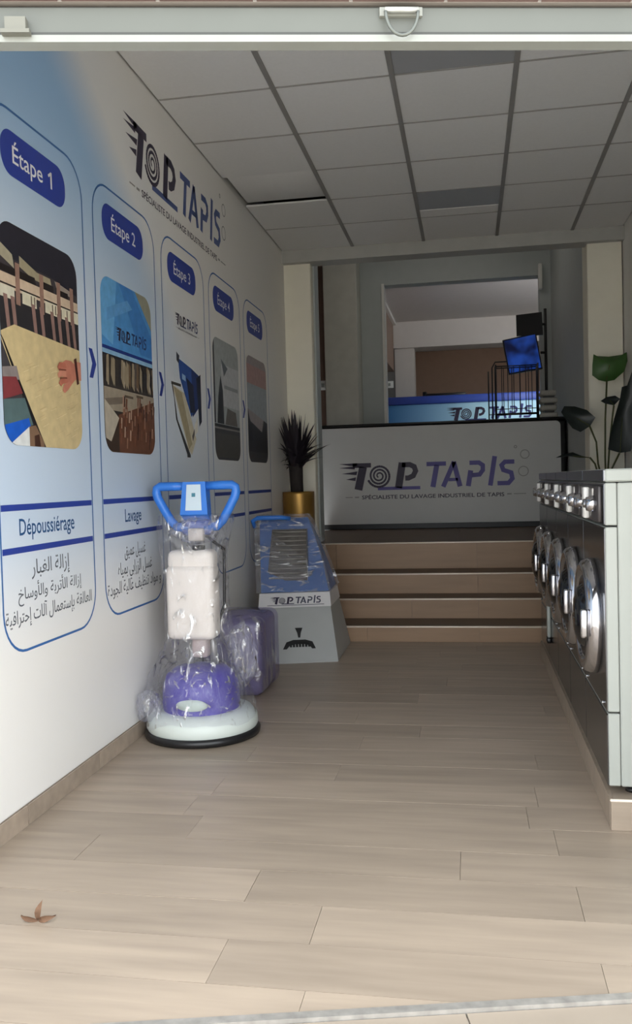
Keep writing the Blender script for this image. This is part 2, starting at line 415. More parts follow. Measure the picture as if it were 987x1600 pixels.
struct(MB().box(-1.03, -1.0, 10.975, 11.22, .64, 3.615).build('trim_4', WHITE))      # pale reveal of the wide opening
struct(MB().rbox(.87, .915, 10.90, 10.995, 3.42, 3.72, .004, 1).build('trim_5', WHITE))
struct(MB().box(-2.2, 1.27, 7.6, 11.2, 4.6, 4.7).build('ceiling_reception', GREYW))
# ---- the far room seen through the opening
FW = mat('far_room_wall', (186, 176, 168), .7, var=.03)
FC = mat('far_room_ceiling', (206, 200, 196), .7, var=.02)
struct(MB().box(-2.2, 3.2, 11.2, 19.2, 1.0, 1.1).build('floor_far_room', TREAD))
struct(MB().box(-2.2, 3.2, 11.2, 19.2, 3.9, 4.05).build('ceiling_far_room', FC))
struct(MB().box(-1.45, -1.25, 11.2, 13.3, 1.1, 3.9).build('wall_far_left', BROWNW))
struct(MB().box(-1.45, -1.25, 13.3, 15.3, 3.05, 3.9).build('trim_7', BROWNW))
struct(MB().box(-1.25, -1.20, 11.2, 15.3, 3.845, 3.9).build('trim_8', WHITE))
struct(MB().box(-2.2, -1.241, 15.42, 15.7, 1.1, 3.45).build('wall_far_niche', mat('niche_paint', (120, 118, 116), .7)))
struct(MB().box(-2.2, -2.05, 11.2, 19.2, 1.1, 3.9).build('wall_far_recess', GREYW))
struct(MB().box(-2.2, 3.2, 19.0, 19.2, 1.1, 3.9).build('wall_far', mat('far_brown_wall', (168, 138, 120), .7, var=.04)))
struct(MB().box(-2.2, 3.2, 15.3, 15.75, 3.45, 3.9).build('beam', FC))
struct(MB().box(-1.24, -.90, 15.4, 15.74, 1.1, 3.45).build('wall_far_pillar', FC))
# far right wall, with two unseen windows added to light the far room
fr_ = MB(); fr_.box(3.05, 3.2, 11.2, 13.1, 1.1, 3.9); fr_.box(3.05, 3.2, 13.7, 16.6, 1.1, 3.9); fr_.box(3.05, 3.2, 17.2, 19.2, 1.1, 3.9)
fr_.box(3.05, 3.2, 13.1, 13.7, 1.1, 1.7); fr_.box(3.05, 3.2, 16.6, 17.2, 1.1, 1.7); fr_.box(3.05, 3.2, 13.1, 13.7, 3.6, 3.9); fr_.box(3.05, 3.2, 16.6, 17.2, 3.6, 3.9)
struct(fr_.build('wall_far_right', FW))
PANE = glass_mat('window_glass', tint=(.72, .75, .75))
for n_, (y0, y1) in enumerate(((13.1, 13.7), (16.6, 17.2))):
    w = MB()
    for q in ((y0, y0 + .06), (y1 - .06, y1), ((y0 + y1) / 2 - .03, (y0 + y1) / 2 + .03)): w.box(3.09, 3.15, q[0], q[1], 1.7, 3.6)
    w.box(3.09, 3.15, y0 + .06, y1 - .06, 1.7, 1.76); w.box(3.09, 3.15, y0 + .06, y1 - .06, 3.54, 3.6)
    w = struct(w.build('window_%d' % (n_ + 1), WHITE))
    for a_, b_ in ((y0 + .06, (y0 + y1) / 2 - .03), ((y0 + y1) / 2 + .03, y1 - .06)): MB().box(3.115, 3.121, a_, b_, 1.76, 3.54).build('pane', PANE, w)

# ================================================================== OBJECTS
# ---------------------------------------------------------------- plinth and the washing machines
plinth = struct(MB().box(.447, RX - .003, 2.955, 5.80, 0, .098).build('trim_6', GROUT))
yy = 2.965
while yy < 5.79:
    y1 = min(yy + .6, 5.80); MB().box(.435, .448, yy + .001, y1 - .001, .001, .10).build('plinth_tile', PLANK, plinth); yy += .6
for xa, xb in ((.436, 1.03), (1.032, RX - .004)): MB().box(xa, xb, 2.945, 2.956, .001, .098).build('plinth_tile', PLANK, plinth)
MB().rbox(.433, RX - .004, 2.943, 2.953, .094, .104, .003, 1).build('edge_trim', NOSE, plinth)
MB().box(.447, RX - .004, 2.953, 5.80, .098, .101).build('top_tile', PLANK, plinth)

MX, MW, MY0 = .433, .535, 2.975      # front plane, pitch, near side of the first machine
DGLASS = mat('door_glass_dark', (18, 19, 22), .06, spec=.8)
SILVER = mat('silver_label', (214, 210, 204), .4, metal=.3)
def make_washer(y0):
    """front faces -X; built on the plinth (z .10)"""
    yc = y0 + MW / 2; r = thing('washing_machine', (MX + .4, yc, .101), 'x', 'washing machine', 'washing machines lined up on the tiled plinth')
    y1 = y0 + MW - .006
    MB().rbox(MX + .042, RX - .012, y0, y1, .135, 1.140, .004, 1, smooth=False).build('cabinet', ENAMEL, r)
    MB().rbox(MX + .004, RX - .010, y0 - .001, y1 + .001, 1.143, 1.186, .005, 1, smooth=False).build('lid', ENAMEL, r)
    MB().rbox(MX - .002, MX + .006, y0 + .004, y1 - .002, 1.145, 1.184, .002, 1, smooth=False).build('lid_edge', STEEL, r)
    # white edge of the front module, in three pieces, then the steel front skins
    for z0, z1 in ((.137, .378), (.384, .995), (1.001, 1.140)):
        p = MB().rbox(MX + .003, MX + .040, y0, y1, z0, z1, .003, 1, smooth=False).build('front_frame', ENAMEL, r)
        MB().rbox(MX - .002, MX + .0035, y0 + .002, y1 - .002, z0 + .002, z1 - .002, .002, 1, smooth=False).build('steel_panel', STEEL, p)
    # control panel pieces
    cp = MB().rbox(MX - .016, MX - .001, yc - .235, yc + .235, 1.01, 1.13, .004, 1).build('control_panel', mat('dark_control_panel', (70, 66, 66), .3, metal=.3), r)
    MB().rbox(MX - .034, MX - .015, yc - .030, yc + .030, 1.015, 1.125, .004, 1).build('detergent_drawer', mat('drawer_white', (232, 230, 226), .35), cp)
    MB().rbox(MX - .036, MX - .033, yc - .022, yc + .022, 1.062, 1.070, .001, 1).build('drawer_grip', SEAM, cp)
    for dy, rr in ((-.17, .028), (-.095, .018), (.10, .018), (.175, .028)):
        MB().lathe([(rr, 0), (rr, .012), (rr * .8, .030), (0.001, .030)], (MX - .015, yc + dy, 1.07), (-1, 0, 0), 16, capb=True).build('knob', CHROME, cp)
    for dy in (-.13, .14):
        MB().rbox(MX - .02, MX - .015, yc + dy - .012, yc + dy + .012, 1.092, 1.122, .002, 1).build('price_tag', SILVER, cp)
    # porthole door
    dz = .665; ax = (-1, 0, 0)
    prof = [(.205, 0), (.207, .018), (.196, .040), (.178, .050), (.162, .046), (.150, .030)]
    d = MB().lathe(prof, (MX - .001, yc, dz), ax, 40, capb=True).build('door', CHROME, r)
    MB().lathe([(.150, .030), (.142, .040), (.122, .044), (.115, .036)], (MX - .001, yc, dz), ax, 36).build('inner_ring', mat('dark_ring', (60, 60, 64), .25, metal=.8), d)
    MB().lathe([(.118, .036), (.10, .056), (.06, .07), (.001, .074)], (MX - .001, yc, dz), ax, 32).build('glass', DGLASS, d)
    MB().rbox(MX - .072, MX - .045, yc - .20, yc - .175, dz - .05, dz + .05, .008, 2).build('handle', CHROME, d)
    MB().rbox(MX - .03, MX, yc + .195, yc + .225, dz - .08, dz + .08, .006, 1).build('hinge', CHROME, d)
    for yy_ in (yc - .2, yc + .2):
        MB().lathe([(.006, 0), (.006, .004), (.001, .006)], (MX - .002, yy_, .40), ax, 10, capb=True).build('screw', CHROME, r)
        for xx in (MX + .09, RX - .1):
            MB().lathe([(.026, 0), (.026, .012), (.014, .016), (.014, .036)], (xx, yy_, .1012), (0, 0, 1), 14, capb=True).build('foot', BLACK, r)
    return r
w0 = make_washer(MY0)
wl = ['nearest white and steel front-loading washing machine, its white side facing the shop front', 'second front-loading washing machine from the shop front',
      'third front-loading washing machine from the shop front, middle of the row', 'fourth front-loading washing machine, last but one before the steps', 'farthest front-loading washing machine of the row, next to the steps']
w0['label'] = wl[0]
for k in range(1, 5):
    c = copy_tree(w0); c.location = w0.location + Vector((0, MW * k, 0)); c['label'] = wl[k]
# unidentified white bar with a black foot, low on the fourth machine's front
p = [o for o in bpy.data.objects if o.get('label') == wl[3]][0]
MB().rbox(MX - .022, MX - .003, 4.97, 5.02, .27, .47, .004, 1).build('white_bar', ENAMEL, p)
MB().rbox(MX - .026, MX - .003, 4.95, 5.02, .24, .269, .003, 1).build('bar_foot', BLACK, p)

# ---------------------------------------------------------------- wall mural on the left wall
def mural_mat():
    m = bpy.data.materials.new('mural_vinyl'); m.use_nodes = True; nt = m.node_tree; N = nt.nodes; L = nt.links
    b = N['Principled BSDF']; b.inputs['Roughness'].default_value = .45; b.inputs['Specular IOR Level'].default_value = .3
    tc = N.new('ShaderNodeTexCoord'); sx = N.new('ShaderNodeSeparateXYZ'); L.new(tc.outputs['Object'], sx.inputs[0])
    nz = N.new('ShaderNodeTexNoise'); nz.inputs['Scale'].default_value = .9; nz.inputs['Detail'].default_value = 2; L.new(tc.outputs['Object'], nz.inputs[0])
    def mth(op, a, b_=None, v=None):
        k = N.new('ShaderNodeMath'); k.operation = op; L.new(a, k.inputs[0])
        if b_ is not None: L.new(b_, k.inputs[1])
        if v is not None: k.inputs[1].default_value = v
        return k.outputs[0]
    def ramp(a, lo, hi, o0=0., o1=1.):
        k = N.new('ShaderNodeMapRange'); k.interpolation_type = 'SMOOTHSTEP'; k.inputs[1].default_value = lo; k.inputs[2].default_value = hi; k.inputs[3].default_value = o0; k.inputs[4].default_value = o1
        L.new(a, k.inputs[0]); return k.outputs[0]
    # printed wave: blue to the left of a slanting edge in the upper part, fading downwards; pale blue veil further on
    e = mth('ADD', sx.outputs['Y'], mth('MULTIPLY', sx.outputs['Z'], v=1.34))          # y + 1.34 z, from the mural's own origin
    edge = ramp(e, 2.35, 3.15, 1, 0); low = ramp(sx.outputs['Z'], 1.1, 2.7)
    f1 = mth('MULTIPLY', mth('MULTIPLY', edge, low), v=.95)
    veil = mth('MULTIPLY', ramp(e, .6, 4.0, .55, .0), ramp(sx.outputs['Z'], .45, 1.1))
    band = mth('MULTIPLY', ramp(nz.outputs[0], .5, .7), v=.05)
    fac = mth('MAXIMUM', f1, mth('ADD', veil, mth('MULTIPLY', band, ramp(sx.outputs['Z'], .7, 1.0))))
    mx = N.new('ShaderNodeMix'); mx.data_type = 'RGBA'; L.new(fac, mx.inputs[0])
    mx.inputs[6].default_value = (*lin((240, 238, 234)), 1); mx.inputs[7].default_value = (*lin((146, 188, 230)), 1)
    L.new(mx.outputs[2], b.inputs['Base Color'])
    return m
MV = mural_mat()
mural = thing('wall_mural', (WX, 4.4, .07), 'white and pale blue printed wall covering with numbered step panels and lettering', 'wall mural')
MB().box(WX + .0002, WX + .002, fy(WX) + .1, BACK + .06, .072, CZ - .004).build('vinyl_sheet', MV, mural)
WF = Frame((WX + .002, 0, 0), (0, 1, 0), (0, 0, 1))
BLUE = mat('badge_blue', (38, 62, 158), .5)
LINE = mat('line_blue', (52, 104, 168), .5)
BAR = mat('bar_blue', (40, 62, 150), .5)
WTXT = mat('white_ink', (238, 240, 245), .5)
TTXT = mat('title_ink', (38, 82, 132), .5)
GTXT = mat('body_ink', (92, 98, 106), .5)
def photo(fr, rect, polys, parent, name='photo_print'):
    x0, x1, y0, y1, r = rect; conv = rrect(x0, x1, y0, y1, r); mb = MB(); ms = []; idx = {}
    for k, (c, pl) in enumerate(polys):
        if c not in idx:
            idx[c] = len(ms); ms.append(mat('print_%d_%d_%d' % c, c, .5, var=.12, scale=25))
        q = clip_convex([(x0 + a * (x1 - x0), y0 + b * (y1 - y0)) for a, b in pl], conv)
        if len(q) >= 3: mb.add([fr.p(a, b, .0006 + k * .00005) for a, b in q], [tuple(range(len(q)))], idx[c])
    return mb.build(name, ms, parent)
def R4(a, b, c, d): return [(a, c), (b, c), (b, d), (a, d)]
rnd = random.Random(3)
FULL = R4(-.1, 1.1, -.1, 1.1)
# step 1: rug beating machine with a carpet running under it
ph1 = [((62, 56, 60), FULL), ((30, 30, 42), R4(0, 1, .84, 1)), ((34, 32, 44), [(0, 1), (1, 1), (1, .80), (.0, .9)]),
       ((168, 160, 138), [(0, .90), (.16, .86), (.18, .80), (0, .84)]), ((160, 150, 124), [(.24, .87), (.45, .83), (.62, .83), (.64, .79), (.4, .79), (.24, .82)]), ((150, 138, 128), [(.68, .83), (.92, .81), (.92, .78), (.70, .80)]),
       ((28, 20, 20), [(.02, .80), (.42, .80), (.44, .76), (.02, .77)]), ((30, 22, 22), R4(.5, .66, .755, .80)), ((30, 22, 22), R4(.72, .86, .755, .795)),
       ((204, 182, 158), R4(0, 1, .70, .765)), ((210, 205, 186), R4(0, .17, .655, .71)), ((40, 34, 34), R4(0, 1, .712, .72)),
       ((38, 36, 40), R4(0, 1, .5, .655))]
for a in (.26, .54, .76, .93): ph1.append(((214, 208, 184), R4(a, a + .17, .655, .712)))
for a in (.36, .40, .63, .67, .83): ph1.append(((120, 108, 96), R4(a, a + .014, .66, .706)))
for a in (.185, .475, .70, .885): ph1.append(((150, 118, 104), R4(a, a + .05, .64, .83)))
for a in (.04, .12, .36, .46, .60, .69, .80, .89): ph1.append(((142, 112, 104), [(a, .67), (a + .045, .67), (a + .085, .44), (a + .05, .44)]))
ph1 += [((206, 186, 140), [(0, .50), (.15, .545), (1, .52), (1.1, -.1), (.5, -.1), (.0, .46)]),
        ((62, 58, 62), [(-.1, .52), (0, .46), (.5, -.1), (-.1, -.1)]), ((20, 18, 20), [(-.02, .50), (.03, .46), (.53, -.05), (.44, -.05)]), ((138, 128, 126), [(-.1, .33), (.16, .36), (.19, .30), (-.1, .27)]), ((128, 54, 58), [(-.1, .29), (.15, .31), (.22, .24), (-.1, .18)]),
        ((84, 106, 108), [(-.1, .19), (.24, .22), (.33, .10), (-.1, .05)]), ((24, 90, 196), [(-.1, .07), (.28, .13), (.30, .09), (.05, .0), (-.1, 0)]), ((220, 224, 224), [(.05, 0), (.28, .09), (.5, -.1), (-.1, -.1)]),
        ((128, 100, 78), [(.28, .09), (.36, .10), (.46, .02), (.46, -.05), (.28, -.05)]), ((66, 40, 28), [(.34, .05), (.40, .06), (.42, -.02), (.34, -.02)])]
for j in range(70): 
    u0 = .2 + .7 * rnd.random(); v0 = .05 + .33 * rnd.random()
    if u0 > .52 - .9 * v0: ph1.append((rnd.choice([(190, 170, 124), (220, 202, 158), (196, 174, 132)]), [(u0, v0), (u0 + .07, v0 + .018), (u0 + .07, v0 + .0215), (u0, v0 + .0035)]))
ph1 += [((196, 130, 108), [(.90, .455), (1.05, .46), (1.05, .365), (.92, .36)]), ((190, 120, 98), [(.71, .425), (.78, .45), (.86, .452), (.93, .43), (.94, .375), (.86, .335), (.77, .34), (.72, .37)]),
        ((182, 108, 86), [(.66, .405), (.69, .43), (.77, .435), (.79, .41), (.72, .405), (.68, .385)]), ((204, 138, 114), [(.66, .37), (.70, .395), (.78, .39), (.78, .365), (.71, .36), (.67, .35)]), ((186, 112, 90), [(.67, .325), (.71, .355), (.79, .36), (.80, .335), (.73, .325), (.70, .31)]), ((198, 128, 106), [(.72, .29), (.74, .32), (.82, .345), (.86, .335), (.80, .30), (.75, .28)]),
        ((120, 64, 50), [(.68, .398), (.78, .402), (.78, .396), (.68, .388)]), ((120, 64, 50), [(.69, .354), (.79, .362), (.79, .356), (.69, .348)]), ((70, 34, 28), [(.90, .465), (.935, .475), (.965, .345), (.935, .335)])]
# step 2: blue washing line with brushes over a patterned rug
ph2 = [((58, 52, 48), FULL), ((78, 148, 212), R4(0, 1, .60, 1)), ((104, 172, 226), [(0, 1), (.3, 1), (.2, .62), (0, .66)]), ((60, 128, 200), [(.35, 1), (.6, 1), (1, .75), (1, .62), (.75, .62)]), ((150, 150, 132), [(.66, 1), (1, 1), (1, .80)]),
       ((96, 160, 218), [(.1, .82), (.5, .92), (.6, .88), (.1, .75)]), ((26, 52, 132), R4(0, 1, .585, .605)), ((140, 184, 220), R4(0, 1, .56, .585)), ((30, 30, 40), R4(0, 1, .545, .56))]
for j in range(30):
    a = rnd.random(); c = rnd.choice([(154, 140, 116), (36, 32, 34), (96, 86, 80), (176, 164, 146), (44, 40, 44), (112, 90, 66)])
    ph2.append((c, [(a, .40 + .05 * rnd.random()), (a + .05, .38), (a + .06, .50 + .06 * rnd.random()), (a + .02, .55)]))
ph2 += [((158, 146, 128), R4(0, 1, .24, .37)), ((120, 108, 94), [(0, .30), (.35, .33), (.35, .29), (0, .26)]), ((98, 84, 70), R4(.38, .55, .33, .345)), ((98, 84, 70), R4(.62, .76, .345, .36)), ((104, 66, 48), [(.25, .22), (1, .34), (1, 0), (.2, 0)]), ((60, 44, 34), [(0, .12), (.25, .22), (.25, 0), (0, 0)]), ((186, 176, 158), [(0, .30), (.26, .20), (.10, .06), (0, .08)])]
for j in range(60):
    a = .25 + .75 * rnd.random(); v0 = .02 + .27 * rnd.random(); c = rnd.choice([(150, 112, 90), (70, 40, 30), (176, 146, 124), (120, 74, 54)])
    ph2.append((c, [(a, v0), (a + .022, v0), (a + .035, v0 + .06), (a + .010, v0 + .065)]))
# step 3: blue hydro extractor cut out on white
ph3 = [((208, 200, 176), [(.10, .50), (.45, .46), (.75, .14), (.60, .02), (.50, .06)]), ((172, 160, 128), [(.14, .49), (.36, .46), (.62, .10), (.52, .06)]), ((70, 66, 60), [(.08, .52), (.34, .52), (.34, .50), (.08, .50)]), ((52, 50, 52), [(.08, .52), (.11, .52), (.18, .26), (.56, -.06), (.56, .02), (.22, .26)]),
       ((40, 82, 160), [(.28, .70), (.66, .66), (.90, .62), (.88, .42), (.62, .30), (.48, .42), (.32, .56)]), ((26, 50, 112), [(.66, .66), (.92, .62), (.90, .40), (.66, .30)]), ((24, 30, 54), [(.80, .60), (.94, .64), (.94, .28), (.86, .24)]), ((150, 186, 220), [(.38, .60), (.48, .59), (.48, .55), (.38, .56)]),
       ((50, 54, 66), [(.24, .74), (.32, .72), (.30, .66), (.24, .68)]), ((26, 32, 58), [(.50, .58), (.70, .54), (.74, .34), (.60, .33)]), ((96, 92, 88), [(.62, .16), (.82, .30), (.80, .26), (.64, .12)]), ((230, 226, 214), [(.70, .24), (.82, .32), (.80, .20), (.70, .16)]), ((44, 44, 48), [(.46, .05), (.52, .05), (.50, -.08), (.46, -.08)])]
# step 4: drying room, step 5: packing
ph4 = [((170, 176, 176), FULL), ((196, 198, 200), R4(.3, 1, .45, .8)), ((104, 112, 118), [(.30, .84), (.55, .78), (.40, .70)]), ((150, 154, 158), R4(.40, .95, .60, .63)), ((60, 60, 62), R4(0, 1, .0, .26)), ((74, 72, 68), R4(.04, .96, .02, .22)), ((140, 136, 130), R4(0, 1, .255, .275)), ((38, 38, 40), R4(0, 1, .27, .295)),
       ((104, 98, 92), [(.40, .30), (.90, .30), (.84, .42), (.50, .44)]), ((40, 42, 46), [(.10, .30), (.36, .30), (.34, .58), (.26, .70), (.16, .52)]), ((24, 26, 30), [(.16, .34), (.30, .34), (.28, .56), (.20, .56)]), ((34, 36, 44), R4(0, .05, .3, .98))]
ph5 = [((158, 148, 148), FULL), ((176, 140, 134), R4(0, 1, .74, .92)), ((160, 168, 174), [(0, .74), (1, .74), (1, .4), (0, .5)]), ((44, 44, 50), [(0, .40), (.3, .36), (.7, .30), (.8, .42), (1, .40), (1, .0), (0, 0)]), ((66, 64, 68), R4(0, 1, .0, .1)), ((30, 30, 36), [(0, .5), (.10, .40), (.2, .34), (.2, .2), (0, .2)])]
photos = [ph1, ph2, ph3, ph4, ph5]
titles = ['Dépoussiérage', 'Lavage', None, None, None]
bodies = [['إزالة الغبار', 'إزالة الأتربة والأوساخ', 'العالقة بإستعمال آلات إحترافية'], ['غسيل عميق', 'غسل الزرابي بمياه', 'و مواد تنظيف عالية الجودة'], None, None, None]
BODYW = [(.30, .50, .68), (.26, .42, .66)]
for k in range(5):
    l = 2.685 + .835 * k; r_ = l + .74; z0, z1 = .60, 2.495
    pan = flat(WF, ring_polys(rrect(l, r_, z0, z1, .15), rrect(l + .009, r_ - .009, z0 + .009, z1 - .009, .142)), .0006, 'step_panel', LINE, mural)
    bl = l + .10; flat(WF, [rrect(bl, bl + .485, 2.262, 2.42, .07)], .0006, 'badge', BLUE, pan)
    if k: text(WF, 'Étape %d' % (k + 1), bl + .10, bl + .385, 2.312, .078, .0012, 'badge_text', WTXT, pan, bold=.004)
    else:
        text(WF, 'Étape', bl + .08, bl + .30, 2.312, .078, .0012, 'badge_text', WTXT, pan, bold=.006)
        flat(WF, stroke([(bl + .345, 2.355), (bl + .368, 2.371)], .010) + stroke([(bl + .368, 2.375), (bl + .368, 2.312)], .012), .0012, 'badge_text', WTXT, pan)['kind'] = 'stuff'
    photo(WF, (l + .055, l + .66, 1.325, 2.095, .085), photos[k], pan)
    for zz in (1.097, .948): flat(WF, [R4(l + .012, r_ - .012, zz, zz + .022)], .0006, 'title_bar', BAR, pan)
    if titles[k]:
        w_ = .43 if k == 0 else .20; c_ = l + .345
        text(WF, titles[k], c_ - w_ / 2, c_ + w_ / 2, 1.01, .058, .0008, 'title_text', TTXT, pan, bold=.008)
    if bodies[k]:
        for i_, (s_, w_) in enumerate(zip(bodies[k], BODYW[k])):
            c_ = l + .355; text(WF, arabic(s_), c_ - w_ / 2, c_ + w_ / 2, (.865, .785, .705)[i_] - (.01 if k else 0), .055, .0008, 'body_text', GTXT, pan, bold=.004)
    if k < 4:
        cx = r_ + .047; a, b = .060, .034
        b = .05; flat(WF, [[(cx - b * .7, 1.753), (cx + b * .0, 1.753), (cx + b * .75, 1.692), (cx + b * .0, 1.63), (cx - b * .7, 1.63), (cx - b * .05, 1.692)]], .0006, 'chevron', BAR, mural)
logo2 = logo(WF, 3.905, 2.69, 1.60, mural, .0006, INK, mat('wall_blue_ink', (72, 92, 150), .5), INKG)
k_ = .62
fr2 = Frame((WX + .0033, 0, 0), (0, 1, 0), (0, 0, 1))
logo(fr2, 2.685 + .835 + .055 + .15, 1.835, .38, mural, .0, INK, mat('print_navy', (42, 62, 110), .5), INKG, small=False, bubbles=False)
logo(fr2, 2.685 + 1.67 + .055 + .14, 2.05, .40, mural, .0, INK, mat('print_navy', (42, 62, 110), .5), INKG, small=True, bubbles=False)

# ---------------------------------------------------------------- reception counter
CY = 9.4
cnt = thing('reception_counter', (-.4, CY + .3, .637), 'grey-white reception counter with black top and printed lettering above the steps', 'counter')
MB().rbox(-1.78, 1.005, CY + .012, CY + .6, .70, 1.752, .03, 3).build('body', BLACK, cnt)
MB().box(-1.75, .96, CY + .05, CY + .56, .638, .70).build('plinth', BLACK, cnt)
fp = MB(); P = rrect(-1.77, .945, .695, 1.738, .05); n = len(P)
fp.add([(x, CY, z) for x, z in P] + [(x, CY + .02, z) for x, z in P], [tuple(range(n)), tuple(reversed(range(n, 2 * n)))] + [(i, n + i, n + (i + 1) % n, (i + 1) % n) for i in range(n)])
fp.build('front_panel', mat('counter_panel', (206, 206, 204), .45, var=.015), cnt)
MB().rbox(-1.80, 1.015, CY - .02, CY + .64, 1.752, 1.776, .006, 1).build('worktop', BLACK, cnt)
CF = Frame((0, CY, 0), (1, 0, 0), (0, 0, 1))
logo(CF, -1.39, 1.085, 1.86, cnt, .002, mat('counter_dark_ink', (50, 42, 66), .5), INKB, INKG)

# things standing on the counter
TOPZ = 1.7765
WIRE = mat('black_wire', (20, 20, 26), .45)
rk = thing('wire_rack', (.47, 9.72, TOPZ), 'black wire display rack standing on the reception counter', 'rack')
x0, x1, y0, y1, zt = .30, .735, 9.52, 9.68, 2.36
for x, y in ((x0, y0), (x1, y0), (x0, y1), (x1, y1)): MB().tube([(x, y, TOPZ), (x, y, zt)], .009).build('post', WIRE, rk)
for z in (TOPZ + .06, zt - .02): MB().tube([(x0, y0, z), (x1, y0, z), (x1, y1, z), (x0, y1, z)], .006, closed=True).build('rail', WIRE, rk)
for i in range(1, 7): x = x0 + (x1 - x0) * i / 7; MB().tube([(x, y0, TOPZ + .06), (x, y0, zt - .02)], .0045, 6).build('wire', WIRE, rk)
for i in range(1, 5): x = x0 + (x1 - x0) * i / 5; MB().tube([(x, y1, TOPZ + .06), (x, y1, zt - .02)], .0045, 6).build('wire', WIRE, rk)
for z in (TOPZ + .11, ): MB().tube([(x0, y0, z), (x1, y0, z)], .005, 6).build('wire', WIRE, rk)
MB().tube([(.225, 9.6, TOPZ), (.225, 9.6, 2.30)], .007).build('post', WIRE, rk); MB().tube([(.265, 9.62, TOPZ), (.265, 9.62, 2.34), (x0, 9.62, 2.40), (.42, 9.62, 2.40)], .007).build('post', WIRE, rk)
MB().tube([(.225, 9.6, TOPZ + .06), (x0, y0, TOPZ + .06)], .005, 6).build('rail', WIRE, rk)
# monitor pole with two screens
pole = thing('monitor_stand', (.83, 9.83, TOPZ), 'dark upright pole carrying the two screens at the counter end', 'stand')
MB().tube([(.858, 9.95, TOPZ + .01), (.858, 9.95, 3.0)], .016).build('pole', BLACK, pole)
MB().rbox(.78, .93, 9.88, 9.995, TOPZ, TOPZ + .012, .003, 1).build('base', BLACK, pole)
for z in (2.83, 2.52): MB().tube([(.858, 9.95, z), (.80, 9.93, z)], .014).build('arm', BLACK, pole)
def screen(name, pts, t, scr, label, h):
    P = [Vector(p) for p in pts]; u = (P[1] - P[0]).normalized(); v = (P[3] - P[0]).normalized(); nn = u.cross(v).normalized()
    if nn.y > 0: nn = -nn
    c = sum(P, Vector()) / 4; r = thing(name, c, label, 'screen')
    m = MB(); m.add(P + [p - nn * t for p in P], [(0, 1, 2, 3), (7, 6, 5, 4), (0, 4, 5, 1), (1, 5, 6, 2), (2, 6, 7, 3), (3, 7, 4, 0)]); m.build('casing', BLACK, r)
    q = [c + (p - c) * .93 + nn * .002 for p in P]; m = MB(); m.add(q, [(0, 1, 2, 3)]); m.build('display', scr, r)
    m = MB(); cc = c - nn * (t + .02); m.rbox(cc.x - .05, cc.x + .05, cc.y - .02, cc.y + .02, cc.z - .05, cc.z + .05, .005, 1); m.build('mount', BLACK, r)
    return r, q, nn
def blue_screen():
    m = bpy.data.materials.new('blue_screen'); m.use_nodes = True; N = m.node_tree.nodes; L = m.node_tree.links; b = N['Principled BSDF']
    tc = N.new('ShaderNodeTexCoord'); nz = N.new('ShaderNodeTexNoise'); nz.inputs['Scale'].default_value = 5; L.new(tc.outputs['Object'], nz.inputs[0])
    cr = N.new('ShaderNodeValToRGB'); cr.color_ramp.elements[0].position = .38; cr.color_ramp.elements[0].color = (.004, .008, .05, 1); cr.color_ramp.elements[1].position = .62; cr.color_ramp.elements[1].color = (.02, .09, .50, 1)
    L.new(nz.outputs[0], cr.inputs[0]); L.new(cr.outputs[0], b.inputs['Emission Color']); b.inputs['Emission Strength'].default_value = .32
    b.inputs['Base Color'].default_value = (.01, .01, .02, 1); b.inputs['Roughness'].default_value = .25
    return m
screen('monitor', [(.447, 9.73, 2.272), (.804, 9.75, 2.323), (.744, 9.79, 2.715), (.387, 9.77, 2.653)], .035, blue_screen(), 'tilted monitor with a glowing blue screen above the wire rack', .4)
screen('monitor', [(.543, 9.85, 2.70), (.824, 9.85, 2.70), (.815, 9.86, 2.950), (.541, 9.86, 2.932)], .02, mat('dark_screen', (26, 24, 28), .3), 'small dark screen, switched off, above the blue monitor', .3)
# stack of folded items beside the pole
for i in range(4):
    o = MB().rbox(.755 + .006 * (i % 2), .935 - .01 * (i % 2), 9.52, 9.76, TOPZ + .001 + i * .078, TOPZ + .058 + i * .078, .018, 2).build('paper_tray', mat('pale_tray', (176, 174, 166), .6))
    if i: MB().box(.80, .90, 9.56, 9.72, TOPZ + .058 + (i - 1) * .078, TOPZ + .001 + i * .078).build('spacer', BLACK, o)
    tag(o, ['lowest pale tray of the stack at the counter end', 'second pale tray from the bottom of the counter stack', 'second pale tray from the top of the counter stack', 'topmost pale tray of the stack at the counter end'][i], 'tray', 'stacked trays at the counter end')

# unseen fill lamp, added to brighten the reception room
lm = thing('fill_lamp', (-.2, 9.5, 4.598), 'unseen square white lamp added to brighten the reception room', 'ceiling lamp')
del lm['label'], lm['category']; struct(lm)
MB().rbox(-.52, .12, 9.18, 9.82, 4.53, 4.599, .01, 1).build('housing', WHITE, lm)
gm = mat('fill_lamp_glow', (255, 246, 232), .5, emit=3.4)
MB().box(-.50, .10, 9.2, 9.8, 4.524, 4.531).build('diffuser', gm, lm)

